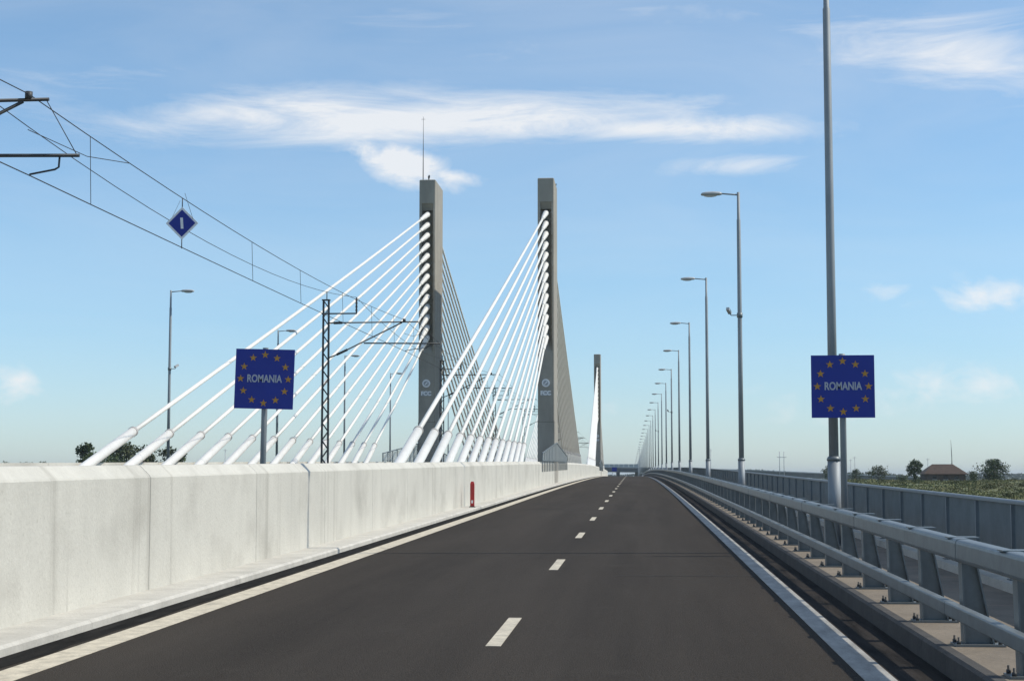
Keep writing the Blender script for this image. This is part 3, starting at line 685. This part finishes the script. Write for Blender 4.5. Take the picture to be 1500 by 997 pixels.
def bushes():
    rd = random.Random(15)
    for i in range(26):
        y = rd.uniform(130, 400); x = rd.uniform(.13, .27) * y; z = ground_z(x, y); s = rd.uniform(.5, 1.1); mb = MB()
        for k in range(160):
            v = Vector((rd.gauss(0, 1), rd.gauss(0, 1), abs(rd.gauss(0, .55)))) * s * .7; u = Vector((rd.gauss(0, 1), rd.gauss(0, 1), rd.gauss(0, 1))).normalized(); w = u.cross(Vector((0.3, .5, 1))).normalized(); q = .13
            mb.add([v - u * q, v + w * q * .6, v + u * q, v - w * q * .6], [(0, 1, 2, 3)])
        o = mb.build('weed_clump', rd.choice(['leaf', 'leaf_pale'])); o.location = (x, y, z); tag(o, ('tall' if s > .85 else 'short') + (' dark' if o.data.materials[0].name == 'leaf' else ' pale') + ' weed clump growing in the rough field grass', 'weed', 'weed clumps in the field')
bushes()
def house(pxl, pxr, pbase, ptop, d, label, antenna):
    a = at(pxl, pbase, d); b = at(pxr, pbase, d); t = at(pxl, ptop, d); W = (b.x - a.x); cx = (a.x + b.x) / 2; gz = ground_z(cx, d) - .1
    e = thing('hip_roof_house', (cx, d, gz), label, 'house', 'houses beyond the bridge'); H = t.z - gz; he = H * .42; w = W / 2 - .5; dp = 4.0
    mb = MB(); mb.box(-w, w, -dp, dp, 0, he); wl = mb.build('wall', 'house_wall', e)
    for x in (-w * .55, 0, w * .55):
        mb = MB(); mb.box(x - .5, x + .5, -dp - .03, -dp + .02, he * .35, he * .8); wn = mb.build('window', 'window_dark', e)
        mb = MB(); mb.box(x - .6, x + .6, -dp - .10, -dp - .01, he * .28, he * .35); mb.build('sill', 'kerb_concrete', wn)
    mb = MB(); ov = .6; r = W * .22
    mb.rings([[(-w - ov, -dp - ov, he), (w + ov, -dp - ov, he), (w + ov, dp + ov, he), (-w - ov, dp + ov, he)], [(-w - ov, -dp - ov, he + .15), (w + ov, -dp - ov, he + .15), (w + ov, dp + ov, he + .15), (-w - ov, dp + ov, he + .15)], [(-w + r, -.05, H), (w - r, -.05, H), (w - r, .05, H), (-w + r, .05, H)]]); rf = mb.build('roof', 'roof_tile', e)
    mb = MB(); n = 9
    for i in range(1, n):
        t_ = i / n; z = he + .15 + (H - he - .15) * t_; mb.bar((-w - ov + (r + ov) * t_, -(dp + ov) * (1 - t_) - .03, z), (w + ov - (r + ov) * t_, -(dp + ov) * (1 - t_) - .03, z), .05)
    mb.build('tile_course', 'roof_tile', rf)
    if antenna:
        mb = MB(); mb.tube([(w - r - .2, 0, H - .3), (w - r - .2, 0, H + 2.2), (w - r - .35, 0, H + 6.3)], [.14, .10, .03], 6); mb.build('antenna_pole', 'dark_steel', e)
house(1349, 1413, 701, 679.5, 425, 'brown house with a hipped tile roof and thin antenna pole in the field', True)
house(168, 230, 690, 676, 330, 'low dark roofed house among the trees beyond the cables', False)
def far_mast(px, ptop, d, kind, label):
    t = at(px, ptop, d); gz = ground_z(t.x, d); e = thing('utility_pole', (t.x, d, gz), label, 'pole', 'far thin poles'); H = t.z - gz
    if kind == 2:
        for s in (-.8, .8):
            mb = MB(); mb.tube([(s, 0, -.5), (s, 0, H)], .12, 6); mb.build('pole', 'plate_grey', e)
        mb = MB(); mb.bar((-1.8, 0, H * .82), (1.8, 0, H * .82), .16); mb.build('crossarm', 'plate_grey', e)
    else:
        mb = MB(); mb.tube([(0, 0, -.5), (0, 0, H)], .10, 6); mb.build('pole', 'plate_grey', e)
        mb = MB(); mb.bar((-.6, 0, H * .95), (.6, 0, H * .95), .1); mb.build('crossarm', 'plate_grey', e)
far_mast(1145, 661, 600, 2, 'far double pole with a crossarm above the overpass')
far_mast(1041, 657, 620, 1, 'far thin pole between the lamp posts')
far_mast(1252, 668, 610, 1, 'far thin pole close beside the sign post')
far_mast(1246, 672, 640, 1, 'far thin pole farther back beside the sign post')
far_mast(1359, 671, 560, 1, 'far thin pole above the brown house roof')
far_mast(1467, 676, 560, 1, 'far thin pole behind the broad round tree')
far_mast(937, 655, 760, 1, 'lone tall far pole in the middle of the road end')
far_mast(330, 657, 500, 1, 'far thin pole seen between the cable sleeves')

# overpass past the crest
def overpass():
    D = 800; o = Vector((0, D, ground_z(0, D))); e = thing('overpass', o, 'dark concrete overpass crossing beyond the end of the bridge', 'overpass')
    def pt(px, py, dd=0): return at(px, py, D + dd) - o
    top = [(820, 683.5), (960, 685.5), (1100, 689), (1240, 695), (1340, 699.5)]
    mb = MB(); rings = []
    for px, py in top: rings.append([pt(px, py, 0), pt(px, py, 10), pt(px, py + 6.5, 10), pt(px, py + 6.5, 0)])
    mb.rings(rings); mb.build('deck_beam', 'overpass_concrete', e)
    mb = MB(); rings = []
    for px, py in top: rings.append([pt(px, py - 1.3, -.3), pt(px, py - 1.3, -.1), pt(px, py - .1, -.1), pt(px, py - .1, -.3)])
    mb.rings(rings); mb.build('guard_beam', 'plate_grey', e)
    for i in range(8):
        p0 = 878 + i * 7.2; mb = MB(); a = pt(p0, 679.4, .3); b = pt(p0 + 6.8, 684.3, .3); mb.box(a.x, b.x, a.y, a.y + .1, b.z, a.z); mb.build('screen_panel', 'screen_panel', e)
    for px in (905, 933, 962, 1000, 1060, 1130):
        y = 686 + (px - 960) * .03; a = pt(px, y + 5); mb = MB(); w = .9 if px != 933 else 1.0; mb.bbox(a.x - w, a.x + w, 3, 7, -1, a.z + .5, .15); mb.build('pier', 'overpass_concrete', e)
overpass()
t = at(900, 684, 520); e = thing('direction_sign', (t.x, 520, zs(520) - .2), 'small blue road sign far ahead under the overpass', 'road sign')
h = t.z - (zs(520) - .2)
for s in (-.7, .7):
    mb = MB(); mb.tube([(s, .05, 0), (s, .05, h)], .06, 6); mb.build('post', 'pole_metal', e)
mb = MB(); mb.box(-.8, .8, -.03, .0, h - 1.3, h); mb.build('panel', 'sign_blue', e)
# far belt of trees along the horizon
def belt():
    rd = random.Random(31); mb = MB()
    for i in range(26000):
        x = rd.uniform(-1500, 1500); y = 2300 + rd.uniform(0, 160); hgt = 7 + 3 * math.sin(x * .011) + 2.5 * math.sin(x * .037 + 2); z = ground_z(x, y) + 11 * 0 + rd.random() ** .8 * (hgt + 3); s = rd.uniform(.9, 1.9)
        u = Vector((rd.gauss(0, 1), rd.gauss(0, .3), rd.gauss(0, 1))).normalized() * s; w = Vector((-u.z, 0, u.x)) * .8
        p = Vector((x, y, z)); mb.add([p - u, p + w, p + u, p - w], [(0, 1, 2, 3)])
    o = mb.build('far_woods', 'far_leaf', kind='stuff'); tag(o, 'far belt of woods along the horizon past the overpass', 'woods')
belt()
# thin air haze over everything
mb = MB(); mb.box(-9500, 9500, -400, 12500, -14, 36); hz = mb.build('haze', 'wire_dark', kind='stuff')
hm = bpy.data.materials.new('haze_air'); hm.use_nodes = True; nt = hm.node_tree; nt.nodes.clear()
ho = nt.nodes.new('ShaderNodeOutputMaterial'); pv = nt.nodes.new('ShaderNodeVolumePrincipled'); pv.inputs['Color'].default_value = (.80, .88, .96, 1); pv.inputs['Density'].default_value = .00010; pv.inputs['Anisotropy'].default_value = .3
nt.links.new(pv.outputs[0], ho.inputs['Volume']); hz.data.materials.clear(); hz.data.materials.append(hm)
tag(hz, 'thin pale air haze over the whole place', 'haze')
fixnormals()
